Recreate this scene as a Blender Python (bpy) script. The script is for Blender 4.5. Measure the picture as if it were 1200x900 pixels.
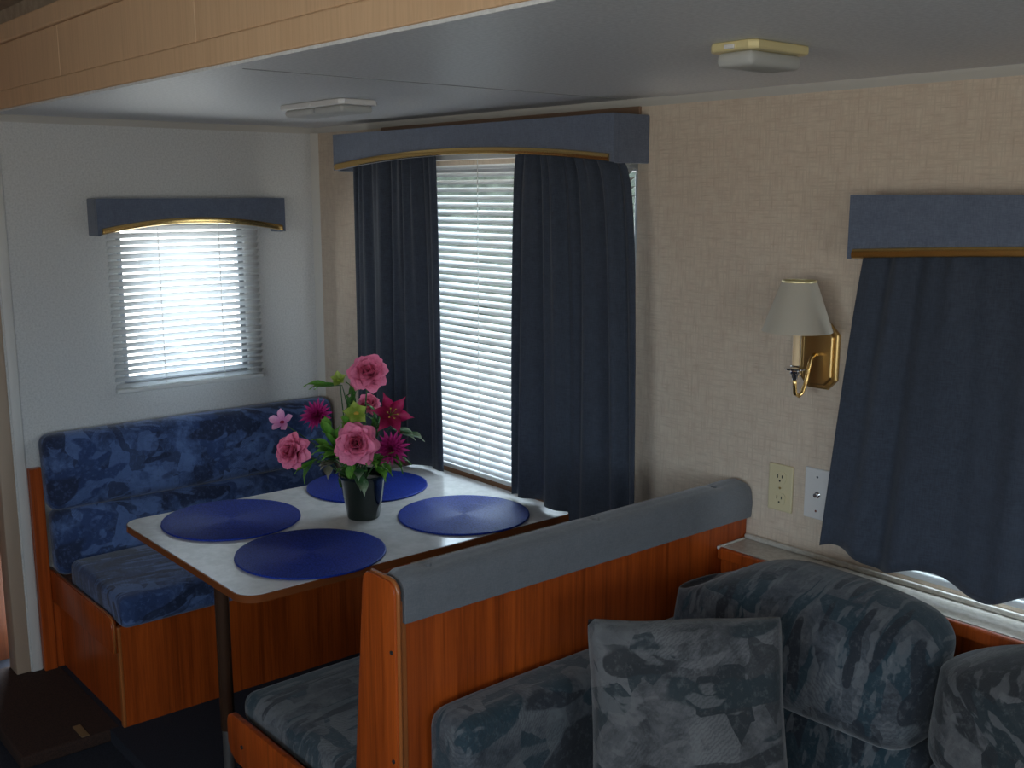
import bpy, bmesh, math, random
from mathutils import Vector, Matrix, Euler
random.seed(7)
for o in list(bpy.data.objects): bpy.data.objects.remove(o)
SC = bpy.context.scene
COL = SC.collection
PI = math.pi
R = math.radians

# ------------------------------------------------------------------ camera
cam_d = bpy.data.cameras.new('camera'); cam = bpy.data.objects.new('camera', cam_d); COL.objects.link(cam)
cam_d.sensor_width = 36; cam_d.lens = 1250 / 1200 * 36; cam_d.clip_start = 0.02
fwd = Vector((-0.7512, 0.6362, -0.1760)).normalized()
cam.location = (0, 0, 1.66)
cam.rotation_euler = fwd.to_track_quat('-Z', 'Y').to_euler()
SC.camera = cam

# ------------------------------------------------------------------ sky, daylight, exposure
SKY = 7.0
W = bpy.data.worlds.new('world'); SC.world = W; W.use_nodes = True
wn = W.node_tree.nodes; wl = W.node_tree.links
bg = wn['Background']; bg.inputs['Strength'].default_value = SKY
# bright hazy sky above the horizon, glowing unseen ground added below to lift the ceilings
tc = wn.new('ShaderNodeTexCoord'); sx = wn.new('ShaderNodeSeparateXYZ'); wl.new(tc.outputs['Generated'], sx.inputs[0])
mr = wn.new('ShaderNodeMapRange'); mr.inputs['From Min'].default_value = -.02; mr.inputs['From Max'].default_value = .02; wl.new(sx.outputs['Z'], mr.inputs['Value'])
mx = wn.new('ShaderNodeMix'); mx.data_type = 'RGBA'; wl.new(mr.outputs[0], mx.inputs[0])
mx.inputs[6].default_value = (.72, .70, .66, 1); mx.inputs[7].default_value = (.74, .87, 1.0, 1); wl.new(mx.outputs[2], bg.inputs['Color'])
SC.view_settings.view_transform = 'Standard'; SC.view_settings.look = 'None'
SC.view_settings.gamma = 1; SC.view_settings.use_curve_mapping = False
SC.view_settings.exposure = 0.40

# geometry constants (metres)
XE, YW, ZC = -3.69, 2.135, 1.905      # end wall, long wall, slide-out ceiling
YO, ZM = 1.0, 2.2                     # slide-out mouth, main ceiling
XR, YB, XF, XP = 0.9, -1.35, 2.3, -3.95  # slide right end, opposite wall, front wall, partition
ZS = 0.04                             # slide-out floor

def portal(name, loc, rot, sx, sy):
    l = bpy.data.lights.new(name, 'AREA'); l.shape = 'RECTANGLE'; l.size = sx; l.size_y = sy
    l.cycles.is_portal = True
    o = bpy.data.objects.new(name, l); COL.objects.link(o); o.location = loc; o.rotation_euler = rot
# window openings: (a0, a1, z0, z1)
WIN_END = (1.345, 1.82, 1.0, 1.56)        # Y range on the end wall
WIN_BIG = (-3.14, -2.000, 0.76, 1.74)       # X range on the long wall
WIN_SOFA = (-1.20, 0.35, 0.822, 1.56)
FILL_WIN_B1 = (-1.7, -.3, 1.0, 1.75)           # unseen fill windows added in the opposite wall
FILL_WIN_B2 = (0.3, 1.7, .95, 1.75)
FILL_WIN_F = (-0.8, 0.7, .9, 1.75)           # unseen fill window added in the front wall, Y range
portal('window_daylight', (XE - .06, sum(WIN_END[:2]) / 2, sum(WIN_END[2:]) / 2), (0, -PI / 2, 0), WIN_END[3] - WIN_END[2], WIN_END[1] - WIN_END[0])
for w_ in (WIN_BIG, WIN_SOFA):
    portal('window_daylight', (sum(w_[:2]) / 2, YW + .06, sum(w_[2:]) / 2), (-PI / 2, 0, 0), w_[1] - w_[0], w_[3] - w_[2])
for w_ in (FILL_WIN_B1, FILL_WIN_B2):
    portal('window_daylight', (sum(w_[:2]) / 2, YB - .06, sum(w_[2:]) / 2), (PI / 2, 0, 0), w_[1] - w_[0], w_[3] - w_[2])
portal('window_daylight', (XF + .06, sum(FILL_WIN_F[:2]) / 2, sum(FILL_WIN_F[2:]) / 2), (0, PI / 2, 0), FILL_WIN_F[3] - FILL_WIN_F[2], FILL_WIN_F[1] - FILL_WIN_F[0])

# ------------------------------------------------------------------ materials
def mat(name, col=(.5, .5, .5), rough=.6, metal=0., **kw):
    m = bpy.data.materials.new(name); m.use_nodes = True
    b = m.node_tree.nodes['Principled BSDF']
    b.inputs['Base Color'].default_value = (*col, 1); b.inputs['Roughness'].default_value = rough; b.inputs['Metallic'].default_value = metal
    for k, v in kw.items(): b.inputs[k.replace('_', ' ')].default_value = v
    return m
def nd(m, t, **kw):
    n = m.node_tree.nodes.new(t)
    for k, v in kw.items():
        if k in n.inputs: n.inputs[k].default_value = v
        else: setattr(n, k, v)
    return n
def lk(m, a, b): m.node_tree.links.new(a, b)
def coords(m, scale=(1, 1, 1), rot=(0, 0, 0), kind='Object'):
    t = nd(m, 'ShaderNodeTexCoord'); p = nd(m, 'ShaderNodeMapping')
    p.inputs['Scale'].default_value = scale; p.inputs['Rotation'].default_value = rot
    lk(m, t.outputs[kind], p.inputs['Vector']); return p.outputs['Vector']
def ramp(m, fac, stops, interp='LINEAR'):
    r = nd(m, 'ShaderNodeValToRGB'); r.color_ramp.interpolation = interp
    e = r.color_ramp.elements
    while len(e) < len(stops): e.new(.5)
    for i, (p, c) in enumerate(stops): e[i].position = p; e[i].color = (*c, 1)
    lk(m, fac, r.inputs['Fac']); return r.outputs['Color']
def mix(m, fac, a, b, mode='MIX'):
    x = nd(m, 'ShaderNodeMix', data_type='RGBA', blend_type=mode)
    for i, v in ((0, fac), (6, a), (7, b)):
        if isinstance(v, (int, float)): x.inputs[i].default_value = v
        elif isinstance(v, tuple): x.inputs[i].default_value = (*v, 1)
        else: lk(m, v, x.inputs[i])
    return x.outputs[2]
def noise(m, vec, scale, detail=4, rough=.5, dist=0.):
    n = nd(m, 'ShaderNodeTexNoise', Scale=scale, Detail=detail, Roughness=rough, Distortion=dist); lk(m, vec, n.inputs['Vector']); return n.outputs['Fac']
def bump(m, h, strength=.3, dist=.002):
    b = nd(m, 'ShaderNodeBump', Strength=strength, Distance=dist); lk(m, h, b.inputs['Height'])
    lk(m, b.outputs['Normal'], m.node_tree.nodes['Principled BSDF'].inputs['Normal'])
def base(m, c): lk(m, c, m.node_tree.nodes['Principled BSDF'].inputs['Base Color'])

def wallpaper():
    m = mat('woven_wallpaper', rough=.75)
    v = coords(m)
    h = noise(m, coords(m, (22, 22, 300)), 1.0, 3); w = noise(m, coords(m, (300, 300, 20)), 1.0, 3)
    blot = noise(m, v, 34, 4, .7)
    f = nd(m, 'ShaderNodeMath', operation='MAXIMUM'); lk(m, h, f.inputs[0]); lk(m, w, f.inputs[1])
    c1 = ramp(m, f.outputs[0], [(.42, (.66, .545, .43)), (.72, (.42, .33, .25))])
    c2 = ramp(m, blot, [(.40, (.63, .525, .415)), (.72, (.55, .41, .32))])
    base(m, mix(m, .55, c1, c2)); bump(m, f.outputs[0], .15, .001)
    return m
def wood(name, dark, light, axis='Z', scale=1.0, rough=.32, streak=.5):
    m = mat(name, rough=rough)
    s = {'Z': (9, 9, .55), 'X': (.55, 9, 9), 'Y': (9, .55, 9)}[axis]
    s2 = {'Z': (160, 160, 5), 'X': (5, 160, 160), 'Y': (160, 5, 160)}[axis]
    a = noise(m, coords(m, tuple(k * scale for k in s)), 1.6, 4, .5, .7)
    wv = nd(m, 'ShaderNodeMath', operation='SINE'); mu = nd(m, 'ShaderNodeMath', operation='MULTIPLY'); mu.inputs[1].default_value = 42
    lk(m, a, mu.inputs[0]); lk(m, mu.outputs[0], wv.inputs[0])
    g = noise(m, coords(m, s2), 1.0, 3, .6)
    c = ramp(m, wv.outputs[0], [(0., light), (.55, tuple((x + y) / 2 for x, y in zip(dark, light))), (1., light)])
    c = mix(m, .5, c, ramp(m, g, [(.35, dark), (.6, light)]))
    c = mix(m, .30, c, ramp(m, a, [(.3, dark), (.7, light)]))
    st = noise(m, coords(m, tuple(k * 6 if k > 1 else k * 1.6 for k in s)), 1.0, 5, .65)
    c = mix(m, ramp(m, st, [(.48, (0, 0, 0)), (.66, (streak,) * 3)]), c, tuple(x * .45 for x in dark))
    base(m, c); bump(m, g, .08, .0006)
    return m
def upholstery(name, c_base, c_light, c_dark, c_teal, rot=0., seed=0., scale=1.):
    """printed chenille: angular brushed patches, long strokes and mottled pile"""
    m = mat(name, rough=.85, Sheen_Weight=.25, Sheen_Roughness=.45)
    v0 = coords(m, (scale,) * 3, (rot * .5, rot, rot * .8))
    off = nd(m, 'ShaderNodeVectorMath', operation='ADD'); lk(m, v0, off.inputs[0]); off.inputs[1].default_value = (seed, seed * .7, seed * 1.3)
    v = off.outputs[0]
    wn_ = nd(m, 'ShaderNodeTexNoise', Scale=16., Detail=4.); lk(m, v, wn_.inputs['Vector'])
    sc = nd(m, 'ShaderNodeVectorMath', operation='SCALE'); sc.inputs['Scale'].default_value = .018; lk(m, wn_.outputs['Color'], sc.inputs[0])
    ad = nd(m, 'ShaderNodeVectorMath', operation='ADD'); lk(m, v, ad.inputs[0]); lk(m, sc.outputs[0], ad.inputs[1])
    # mottled ground
    c = ramp(m, noise(m, v, 11, 6, .7, .3), [(.32, c_dark), (.47, c_base), (.66, c_light)])
    # angular patches
    an = nd(m, 'ShaderNodeMapping'); an.inputs['Rotation'].default_value = (.5 + rot, .4, .8 + rot); an.inputs['Scale'].default_value = (1.0, 2.3, 1.5); lk(m, ad.outputs[0], an.inputs['Vector'])
    vo = nd(m, 'ShaderNodeTexVoronoi', Scale=6.0, distance='MANHATTAN'); lk(m, an.outputs[0], vo.inputs['Vector'])
    sp = nd(m, 'ShaderNodeSeparateColor'); lk(m, vo.outputs['Color'], sp.inputs[0])
    c = mix(m, ramp(m, sp.outputs[0], [(0., (.85,) * 3), (.22, (0, 0, 0))], 'CONSTANT'), c, c_teal)
    c = mix(m, ramp(m, sp.outputs[1], [(0., (.65,) * 3), (.20, (0, 0, 0))], 'CONSTANT'), c, c_light)
    c = mix(m, ramp(m, sp.outputs[2], [(0., (.70,) * 3), (.16, (0, 0, 0))], 'CONSTANT'), c, c_dark)
    # long brushed strokes in two directions
    for k, ang in enumerate((.7, -.8)):
        mp = nd(m, 'ShaderNodeMapping'); mp.inputs['Rotation'].default_value = (ang, ang * .8, ang); mp.inputs['Location'].default_value = (k * 3.1, seed, 0); mp.inputs['Scale'].default_value = (26, 3.0, 9)
        lk(m, ad.outputs[0], mp.inputs['Vector'])
        st = noise(m, mp.outputs[0], .8, 1, .5, .2)
        c = mix(m, ramp(m, st, [(.585, (0, 0, 0)), (.60, (.9,) * 3)]), c, (c_teal, c_dark)[k])
        c = mix(m, ramp(m, noise(m, mp.outputs[0], 1.7, 2, .5), [(.60, (0, 0, 0)), (.63, (.6,) * 3)]), c, (c_light, c_light)[k])
    # fine scratched hatching inside some patches
    wv = nd(m, 'ShaderNodeTexWave', Scale=34., Distortion=5., Detail=2.); wv.inputs['Detail Scale'].default_value = 2.; lk(m, an.outputs[0], wv.inputs['Vector'])
    hm = nd(m, 'ShaderNodeMath', operation='MULTIPLY'); lk(m, ramp(m, wv.outputs['Fac'], [(.55, (0, 0, 0)), (.75, (.32,) * 3)]), hm.inputs[0]); lk(m, ramp(m, noise(m, v, 6, 2), [(.48, (0, 0, 0)), (.56, (1, 1, 1))]), hm.inputs[1])
    c = mix(m, hm.outputs[0], c, c_dark)
    # worn pile speckle
    sm = noise(m, v, 60, 5, .75)
    c = mix(m, ramp(m, sm, [(.52, (0, 0, 0)), (.66, (.30,) * 3)]), c, tuple(x * 1.2 for x in c_light))
    c = mix(m, ramp(m, noise(m, v, 45, 5, .75), [(.54, (0, 0, 0)), (.66, (.35,) * 3)]), c, c_dark)
    base(m, c)
    bump(m, noise(m, v, 420, 2), .35, .0015)
    return m
def cloth(name, c1, c2, rough=.85, weave=700, sheen=.3):
    m = mat(name, rough=rough, Sheen_Weight=sheen, Sheen_Roughness=.5)
    v = coords(m)
    a = noise(m, coords(m, (1, 1, .12)), weave, 2); b = noise(m, coords(m, (.12, .12, 1)), weave, 2)
    f = nd(m, 'ShaderNodeMath', operation='ADD'); lk(m, a, f.inputs[0]); lk(m, b, f.inputs[1])
    h = nd(m, 'ShaderNodeMath', operation='MULTIPLY'); lk(m, f.outputs[0], h.inputs[0]); h.inputs[1].default_value = .5
    c = ramp(m, h.outputs[0], [(.38, c1), (.62, c2)])
    c = mix(m, .25, c, ramp(m, noise(m, v, 30, 3), [(.35, c1), (.65, c2)]))
    base(m, c); bump(m, h.outputs[0], .3, .0015); return m
def speckle(name, c1, c2, scale, rough=.5, lo=.4, hi=.6):
    m = mat(name, rough=rough); n = noise(m, coords(m), scale, 4, .6)
    base(m, ramp(m, n, [(lo, c1), (hi, c2)])); bump(m, n, .15, .001); return m
def slat_mat(name, alb, tr):
    m = bpy.data.materials.new(name); m.use_nodes = True; nt = m.node_tree
    b = nt.nodes['Principled BSDF']; b.inputs['Base Color'].default_value = (alb, alb, alb * .98, 1); b.inputs['Roughness'].default_value = .4
    t = nd(m, 'ShaderNodeBsdfTranslucent'); t.inputs['Color'].default_value = (.78, .80, .82, 1)
    x = nd(m, 'ShaderNodeMixShader'); x.inputs[0].default_value = tr
    lk(m, b.outputs[0], x.inputs[1]); lk(m, t.outputs[0], x.inputs[2]); lk(m, x.outputs[0], nt.nodes['Material Output'].inputs['Surface'])
    return m
def shade_mat(name, col, tr=.35):
    m = bpy.data.materials.new(name); m.use_nodes = True; nt = m.node_tree
    b = nt.nodes['Principled BSDF']; b.inputs['Base Color'].default_value = (*col, 1); b.inputs['Roughness'].default_value = .7
    t = nd(m, 'ShaderNodeBsdfTranslucent'); t.inputs['Color'].default_value = (*col, 1)
    x = nd(m, 'ShaderNodeMixShader'); x.inputs[0].default_value = tr
    lk(m, b.outputs[0], x.inputs[1]); lk(m, t.outputs[0], x.inputs[2]); lk(m, x.outputs[0], nt.nodes['Material Output'].inputs['Surface'])
    return m
def glass_mat():
    m = bpy.data.materials.new('window_glass'); m.use_nodes = True; nt = m.node_tree
    t = nd(m, 'ShaderNodeBsdfTransparent'); t.inputs['Color'].default_value = (.93, .96, .97, 1)
    g = nd(m, 'ShaderNodeBsdfGlossy'); g.inputs['Roughness'].default_value = .02
    x = nd(m, 'ShaderNodeMixShader'); x.inputs[0].default_value = .07
    lk(m, t.outputs[0], x.inputs[1]); lk(m, g.outputs[0], x.inputs[2]); lk(m, x.outputs[0], nt.nodes['Material Output'].inputs['Surface'])
    return m
def petal_mat(name, c_in, c_out, tr=.25, rough=.55):
    """petal or leaf: colour runs from the base (c_in) to the rim (c_out), with fine veins"""
    m = bpy.data.materials.new(name); m.use_nodes = True; nt = m.node_tree
    b = nt.nodes['Principled BSDF']; b.inputs['Roughness'].default_value = rough
    t = nd(m, 'ShaderNodeBsdfTranslucent')
    v = coords(m); sp = nd(m, 'ShaderNodeSeparateXYZ'); lk(m, v, sp.inputs[0])
    n = noise(m, v, 9, 3); ad = nd(m, 'ShaderNodeMath', operation='MULTIPLY_ADD'); lk(m, n, ad.inputs[0]); ad.inputs[1].default_value = .5
    sb = nd(m, 'ShaderNodeMath', operation='SUBTRACT'); lk(m, sp.outputs['Y'], sb.inputs[0]); sb.inputs[1].default_value = .25; lk(m, sb.outputs[0], ad.inputs[2])
    c = ramp(m, ad.outputs[0], [(.30, c_in), (.90, c_out)])
    lk(m, c, b.inputs['Base Color']); lk(m, c, t.inputs['Color'])
    x = nd(m, 'ShaderNodeMixShader'); x.inputs[0].default_value = tr
    lk(m, b.outputs[0], x.inputs[1]); lk(m, t.outputs[0], x.inputs[2]); lk(m, x.outputs[0], nt.nodes['Material Output'].inputs['Surface'])
    return m

M = {}
M['wall'] = wallpaper()
M['ceil'] = speckle('ceiling_vinyl', (.66, .67, .68), (.76, .77, .78), 120, .5)
M['wall_end'] = speckle('speckled_white_panel', (.50, .495, .485), (.62, .615, .60), 160, .6, .3, .6)
M['seam'] = mat('ceiling_joint', (.30, .30, .30), .7)
M['ceil_main'] = speckle('main_ceiling_panel', (.34, .27, .20), (.42, .34, .26), 30, .6)
M['molding'] = mat('ivory_molding', (.55, .52, .47), .5)
M['trimwhite'] = mat('pale_trim', (.62, .60, .57), .45)
M['trimtan'] = mat('tan_trim', (.40, .30, .22), .5)
M['wood'] = wood('oak_panel', (.21, .030, .004), (.48, .088, .011))
M['woodx'] = wood('oak_panel_lengthwise', (.21, .030, .004), (.48, .088, .011), 'X')
M['wood_dark'] = wood('dark_panel', (.08, .024, .010), (.16, .052, .022))
M['edge'] = mat('oak_edging', (.36, .11, .028), .28)
M['tedge'] = mat('oak_table_edge', (.17, .048, .014), .2)
M['fascia'] = wood('fascia_panel', (.60, .39, .23), (.74, .51, .32), 'Z', 1.2, .45, .08)
M['carpet'] = speckle('navy_carpet', (.006, .008, .016), (.016, .020, .035), 260, .95)
M['carpet_brown'] = speckle('brown_carpet', (.020, .009, .006), (.045, .020, .013), 260, .95)
M['uph_far'] = upholstery('blue_upholstery_far', (.026, .054, .145), (.090, .155, .340), (.006, .014, .048), (.014, .038, .125), .3, 2.)
M['uph'] = upholstery('slate_upholstery', (.056, .064, .076), (.125, .132, .142), (.010, .014, .022), (.008, .030, .044), 0., 0.)
M['uph2'] = upholstery('slate_upholstery_pillow', (.062, .062, .066), (.130, .128, .130), (.014, .016, .019), (.014, .024, .029), .9, 5.)
M['denim'] = cloth('blue_valance_cloth', (.080, .098, .145), (.130, .155, .215))
M['pad'] = cloth('grey_blue_pad_cloth', (.115, .122, .135), (.160, .168, .182))
M['curtain'] = cloth('navy_curtain_cloth', (.024, .031, .047), (.044, .055, .080), .85, 500, .12)
M['brass'] = mat('polished_brass', (.78, .52, .20), .18, 1.)
M['brass_soft'] = mat('brushed_brass', (.62, .42, .17), .32, 1.)
M['chrome'] = mat('chrome', (.75, .76, .78), .08, 1.)
M['leg'] = mat('dark_bronze_tube', (.10, .05, .03), .25, .6)
M['legin'] = mat('bare_steel_tube', (.45, .42, .40), .3, .9)
M['laminate'] = speckle('white_laminate', (.52, .52, .52), (.60, .60, .60), 26, .12)
M['laminate'].node_tree.nodes['Principled BSDF'].inputs['Roughness'].default_value = .16
for n_ in [n for n in M['laminate'].node_tree.nodes if n.type == 'BUMP']: n_.inputs['Strength'].default_value = .01
M['ledge'] = speckle('beige_laminate', (.46, .42, .36), (.56, .52, .46), 90, .3)
M['mat'] = speckle('blue_braid', (.008, .018, .17), (.020, .045, .32), 260, .5)
M['mat'].node_tree.nodes['Principled BSDF'].inputs['Specular IOR Level'].default_value = .4
M['mat'].node_tree.nodes['Principled BSDF'].inputs['Specular Tint'].default_value = (.25, .45, 1, 1)
M['slat'] = slat_mat('blind_slat', .80, .30)
M['slat_sunlit'] = slat_mat('sunlit_blind_slat', .80, .40)  # end-window slat copy, more translucent to imitate stronger daylight behind it
M['rail'] = mat('blind_rail', (.70, .70, .68), .4)
M['cord'] = mat('blind_cord', (.75, .75, .72), .7)
M['glass'] = glass_mat()
M['frame'] = mat('window_frame', (.22, .13, .08), .45)
M['framealu'] = mat('aluminium_frame', (.35, .36, .38), .35, .8)
M['shade'] = shade_mat('lamp_shade_fabric', (.66, .60, .50))
M['candle'] = mat('cream_candle_tube', (.72, .52, .30), .45)
M['ivory'] = mat('ivory_plastic', (.62, .53, .33), .4)
M['whitep'] = mat('white_plastic', (.66, .64, .62), .4)
M['slot'] = mat('dark_slot', (.02, .02, .02), .6)
M['diffuser'] = shade_mat('frosted_diffuser', (.66, .66, .64), .4)
M['goldplastic'] = mat('gold_trim', (.80, .68, .36), .3, .3)
M['pot'] = mat('dark_glazed_pot', (.010, .016, .014), .12)
M['soil'] = speckle('soil', (.015, .010, .006), (.04, .03, .02), 80, .95)
M['rose'] = petal_mat('rose_petal', (.42, .018, .085), (.92, .24, .40))
M['rose_in'] = petal_mat('rose_heart_petal', (.34, .012, .07), (.86, .18, .32))
M['magenta'] = petal_mat('magenta_petal', (.34, .008, .11), (.52, .03, .22))
M['burgundy'] = petal_mat('burgundy_petal', (.26, .004, .045), (.44, .012, .10))
M['lilac'] = petal_mat('lilac_petal', (.62, .20, .42), (.80, .40, .60))
M['lime'] = petal_mat('lime_petal', (.22, .30, .03), (.45, .55, .12))
M['leaf'] = petal_mat('green_leaf', (.030, .10, .016), (.09, .25, .035))
M['leaf2'] = petal_mat('bright_leaf', (.08, .25, .025), (.22, .46, .07))
M['leafv'] = petal_mat('variegated_leaf', (.04, .13, .04), (.45, .55, .38))
M['leafw'] = petal_mat('silver_leaf', (.22, .22, .15), (.42, .40, .30))
M['stem'] = mat('green_stem', (.03, .09, .02), .6)
M['yellow'] = mat('yellow_pollen', (.50, .32, .04), .7)
M['hedge'] = speckle('hedge_leaves', (.014, .020, .013), (.040, .050, .036), 9, .9)
M['label'] = mat('tan_label', (.20, .13, .06), .6)

# ------------------------------------------------------------------ mesh helpers
ORI = {}
def link(o, parent, world_loc):
    COL.objects.link(o)
    ORI[o] = Vector(world_loc)
    if parent is not None:
        o.parent = parent; o.location = Vector(world_loc) - ORI[parent]
    else: o.location = world_loc
def props(o, label=None, cat=None, group=None, kind=None):
    for k, v in (('label', label), ('category', cat), ('group', group), ('kind', kind)):
        if v: o[k] = v
    return o
def thing(name, loc, label, cat, group=None):
    o = bpy.data.objects.new(name, None); o.empty_display_size = .05
    link(o, None, loc); return props(o, label, cat, group)
def mesh(name, vf, m, parent=None, smooth=False, **pr):
    """vf = (verts, faces) in world coordinates -> one mesh object, origin at its base centre"""
    vs, fs = vf
    vs = [Vector(v) for v in vs]
    lo = Vector([min(v[i] for v in vs) for i in range(3)]); hi = Vector([max(v[i] for v in vs) for i in range(3)])
    c = Vector(((lo.x + hi.x) / 2, (lo.y + hi.y) / 2, lo.z))
    me = bpy.data.meshes.new(name); me.from_pydata([v - c for v in vs], [], fs)
    bm = bmesh.new(); bm.from_mesh(me); bmesh.ops.recalc_face_normals(bm, faces=bm.faces); bm.to_mesh(me); bm.free()
    me.materials.append(M[m] if isinstance(m, str) else m)
    if smooth:
        for p in me.polygons: p.use_smooth = True
        if smooth != True: me.set_sharp_from_angle(angle=R(smooth))
    o = bpy.data.objects.new(name, me); link(o, parent, c)
    return props(o, **pr)
def inst(name, me, mw, parent):
    """shared-mesh piece at world matrix mw (parents are only translated)"""
    o = bpy.data.objects.new(name, me); COL.objects.link(o); o.parent = parent
    o.matrix_basis = Matrix.Translation(-ORI[parent]) @ mw; ORI[o] = mw.translation.copy(); return o
def data(name, vf, m, smooth=True):
    me = bpy.data.meshes.new(name); me.from_pydata([tuple(v) for v in vf[0]], [], vf[1])
    bm = bmesh.new(); bm.from_mesh(me); bmesh.ops.recalc_face_normals(bm, faces=bm.faces); bm.to_mesh(me); bm.free()
    me.materials.append(M[m])
    for p in me.polygons: p.use_smooth = smooth
    return me
def join(*parts):
    V, F = [], []
    for vs, fs in parts:
        n = len(V); V += [Vector(v) for v in vs]; F += [tuple(i + n for i in f) for f in fs]
    return V, F
def from_bm(bm):
    bm.verts.index_update(); r = ([v.co.copy() for v in bm.verts], [tuple(v.index for v in f.verts) for f in bm.faces]); bm.free(); return r
def box(x0, x1, y0, y1, z0, z1, bev=0., seg=2):
    bm = bmesh.new(); bmesh.ops.create_cube(bm, size=1)
    for v in bm.verts: v.co = Vector((x0 + (v.co.x + .5) * (x1 - x0), y0 + (v.co.y + .5) * (y1 - y0), z0 + (v.co.z + .5) * (z1 - z0)))
    if bev: bmesh.ops.bevel(bm, geom=bm.edges[:], offset=bev, segments=seg, profile=.5, affect='EDGES')
    return from_bm(bm)
def prism(poly, axis, a0, a1, bev=0.):
    """extrude a 2D polygon along an axis; poly coords are the two other axes in order (x,y,z minus axis)"""
    def P(p, a):
        return {'x': (a, p[0], p[1]), 'y': (p[0], a, p[1]), 'z': (p[0], p[1], a)}[axis]
    n = len(poly); V = [P(p, a0) for p in poly] + [P(p, a1) for p in poly]
    F = [tuple(range(n)), tuple(range(n, 2 * n))] + [(i, (i + 1) % n, n + (i + 1) % n, n + i) for i in range(n)]
    if bev:
        bm = bmesh.new(); vs = [bm.verts.new(v) for v in V]
        for f in F: bm.faces.new([vs[i] for i in f])
        ed = [e for e in bm.edges if abs((e.verts[0].co - e.verts[1].co).normalized().dot(Vector(P((0, 0), 1)))) < .5]
        bmesh.ops.recalc_face_normals(bm, faces=bm.faces)
        bmesh.ops.bevel(bm, geom=ed, offset=bev, segments=2, profile=.5, affect='EDGES'); return from_bm(bm)
    return V, F
def rpoly(x0, x1, y0, y1, r, n=6, which=(1, 1, 1, 1)):
    out = []
    for k, (cx, cy, a) in enumerate(((x1 - r, y1 - r, 0), (x0 + r, y1 - r, 90), (x0 + r, y0 + r, 180), (x1 - r, y0 + r, 270))):
        if which[k]:
            for i in range(n + 1):
                t = R(a + 90 * i / n); out.append((cx + r * math.cos(t), cy + r * math.sin(t)))
        else:
            out.append(((x1, y1), (x0, y1), (x0, y0), (x1, y0))[k])
    return out
def lathe(prof, c, n=24, axis='z', cap=True):
    V, F = [], []
    for r, h in prof:
        for i in range(n):
            t = 2 * PI * i / n; V.append(Vector((c[0] + r * math.cos(t), c[1] + r * math.sin(t), c[2] + h)))
    for k in range(len(prof) - 1):
        for i in range(n): F.append((k * n + i, k * n + (i + 1) % n, (k + 1) * n + (i + 1) % n, (k + 1) * n + i))
    if cap:
        F.append(tuple(range(n))); F.append(tuple(range((len(prof) - 1) * n, len(prof) * n)))
    if axis != 'z':
        C = Vector(c); rot = Matrix.Rotation(PI / 2, 3, 'X') if axis == 'y' else Matrix.Rotation(PI / 2, 3, 'Y')
        V = [C + rot @ (v - C) for v in V]
    return V, F
def tube(pts, r, n=8, closed=False):
    pts = [Vector(p) for p in pts]; V, F = [], []
    rr = r if isinstance(r, (list, tuple)) else [r] * len(pts)
    up = None
    for i, p in enumerate(pts):
        d = (pts[min(i + 1, len(pts) - 1)] - pts[max(i - 1, 0)]).normalized()
        if up is None: up = d.orthogonal().normalized()
        up = (up - d * up.dot(d)).normalized(); s = d.cross(up)
        for k in range(n):
            t = 2 * PI * k / n; V.append(p + (up * math.cos(t) + s * math.sin(t)) * rr[i])
    for i in range(len(pts) - 1):
        for k in range(n): F.append((i * n + k, i * n + (k + 1) % n, (i + 1) * n + (k + 1) % n, (i + 1) * n + k))
    F.append(tuple(range(n))); F.append(tuple(range((len(pts) - 1) * n, len(pts) * n)))
    return V, F
def cushion(x0, x1, y0, y1, z0, z1, r, seg=10, nr=4, fn=None):
    """rounded box with a fine grid; fn(p, u) deforms, u in [-1,1]^3"""
    h = Vector(((x1 - x0) / 2, (y1 - y0) / 2, (z1 - z0) / 2)); c = Vector(((x0 + x1) / 2, (y0 + y1) / 2, (z0 + z1) / 2))
    r = min(r, min(h) * .98)
    def ax(hh):
        inner = hh - r; n = max(2, int(seg * max(.3, inner / max(h))))
        a = [-hh + r * (1 - math.cos(PI / 2 * i / nr)) * 1. for i in range(nr)]
        b = [-inner + 2 * inner * i / n for i in range(n + 1)]
        return a + b + [-q for q in reversed(a)]
    A = [ax(h[i]) for i in range(3)]; idx = {}; V = []; F = []
    def vid(p):
        k = tuple(round(q, 6) for q in p)
        if k not in idx:
            q = Vector([max(-(h[i] - r), min(h[i] - r, p[i])) for i in range(3)]); d = Vector(p) - q
            w = q + d.normalized() * r if d.length > 1e-9 else q
            idx[k] = len(V); u = Vector([w[i] / h[i] for i in range(3)])
            w = w + c
            if fn: w = fn(w, u)
            V.append(w)
        return idx[k]
    for a in range(3):
        b, d = (a + 1) % 3, (a + 2) % 3
        for s in (-1, 1):
            for i in range(len(A[b]) - 1):
                for j in range(len(A[d]) - 1):
                    q = []
                    for bi, dj in ((i, j), (i + 1, j), (i + 1, j + 1), (i, j + 1)):
                        p = [0, 0, 0]; p[a] = s * h[a]; p[b] = A[b][bi]; p[d] = A[d][dj]; q.append(vid(p))
                    F.append(tuple(q))
    return V, F

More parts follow.
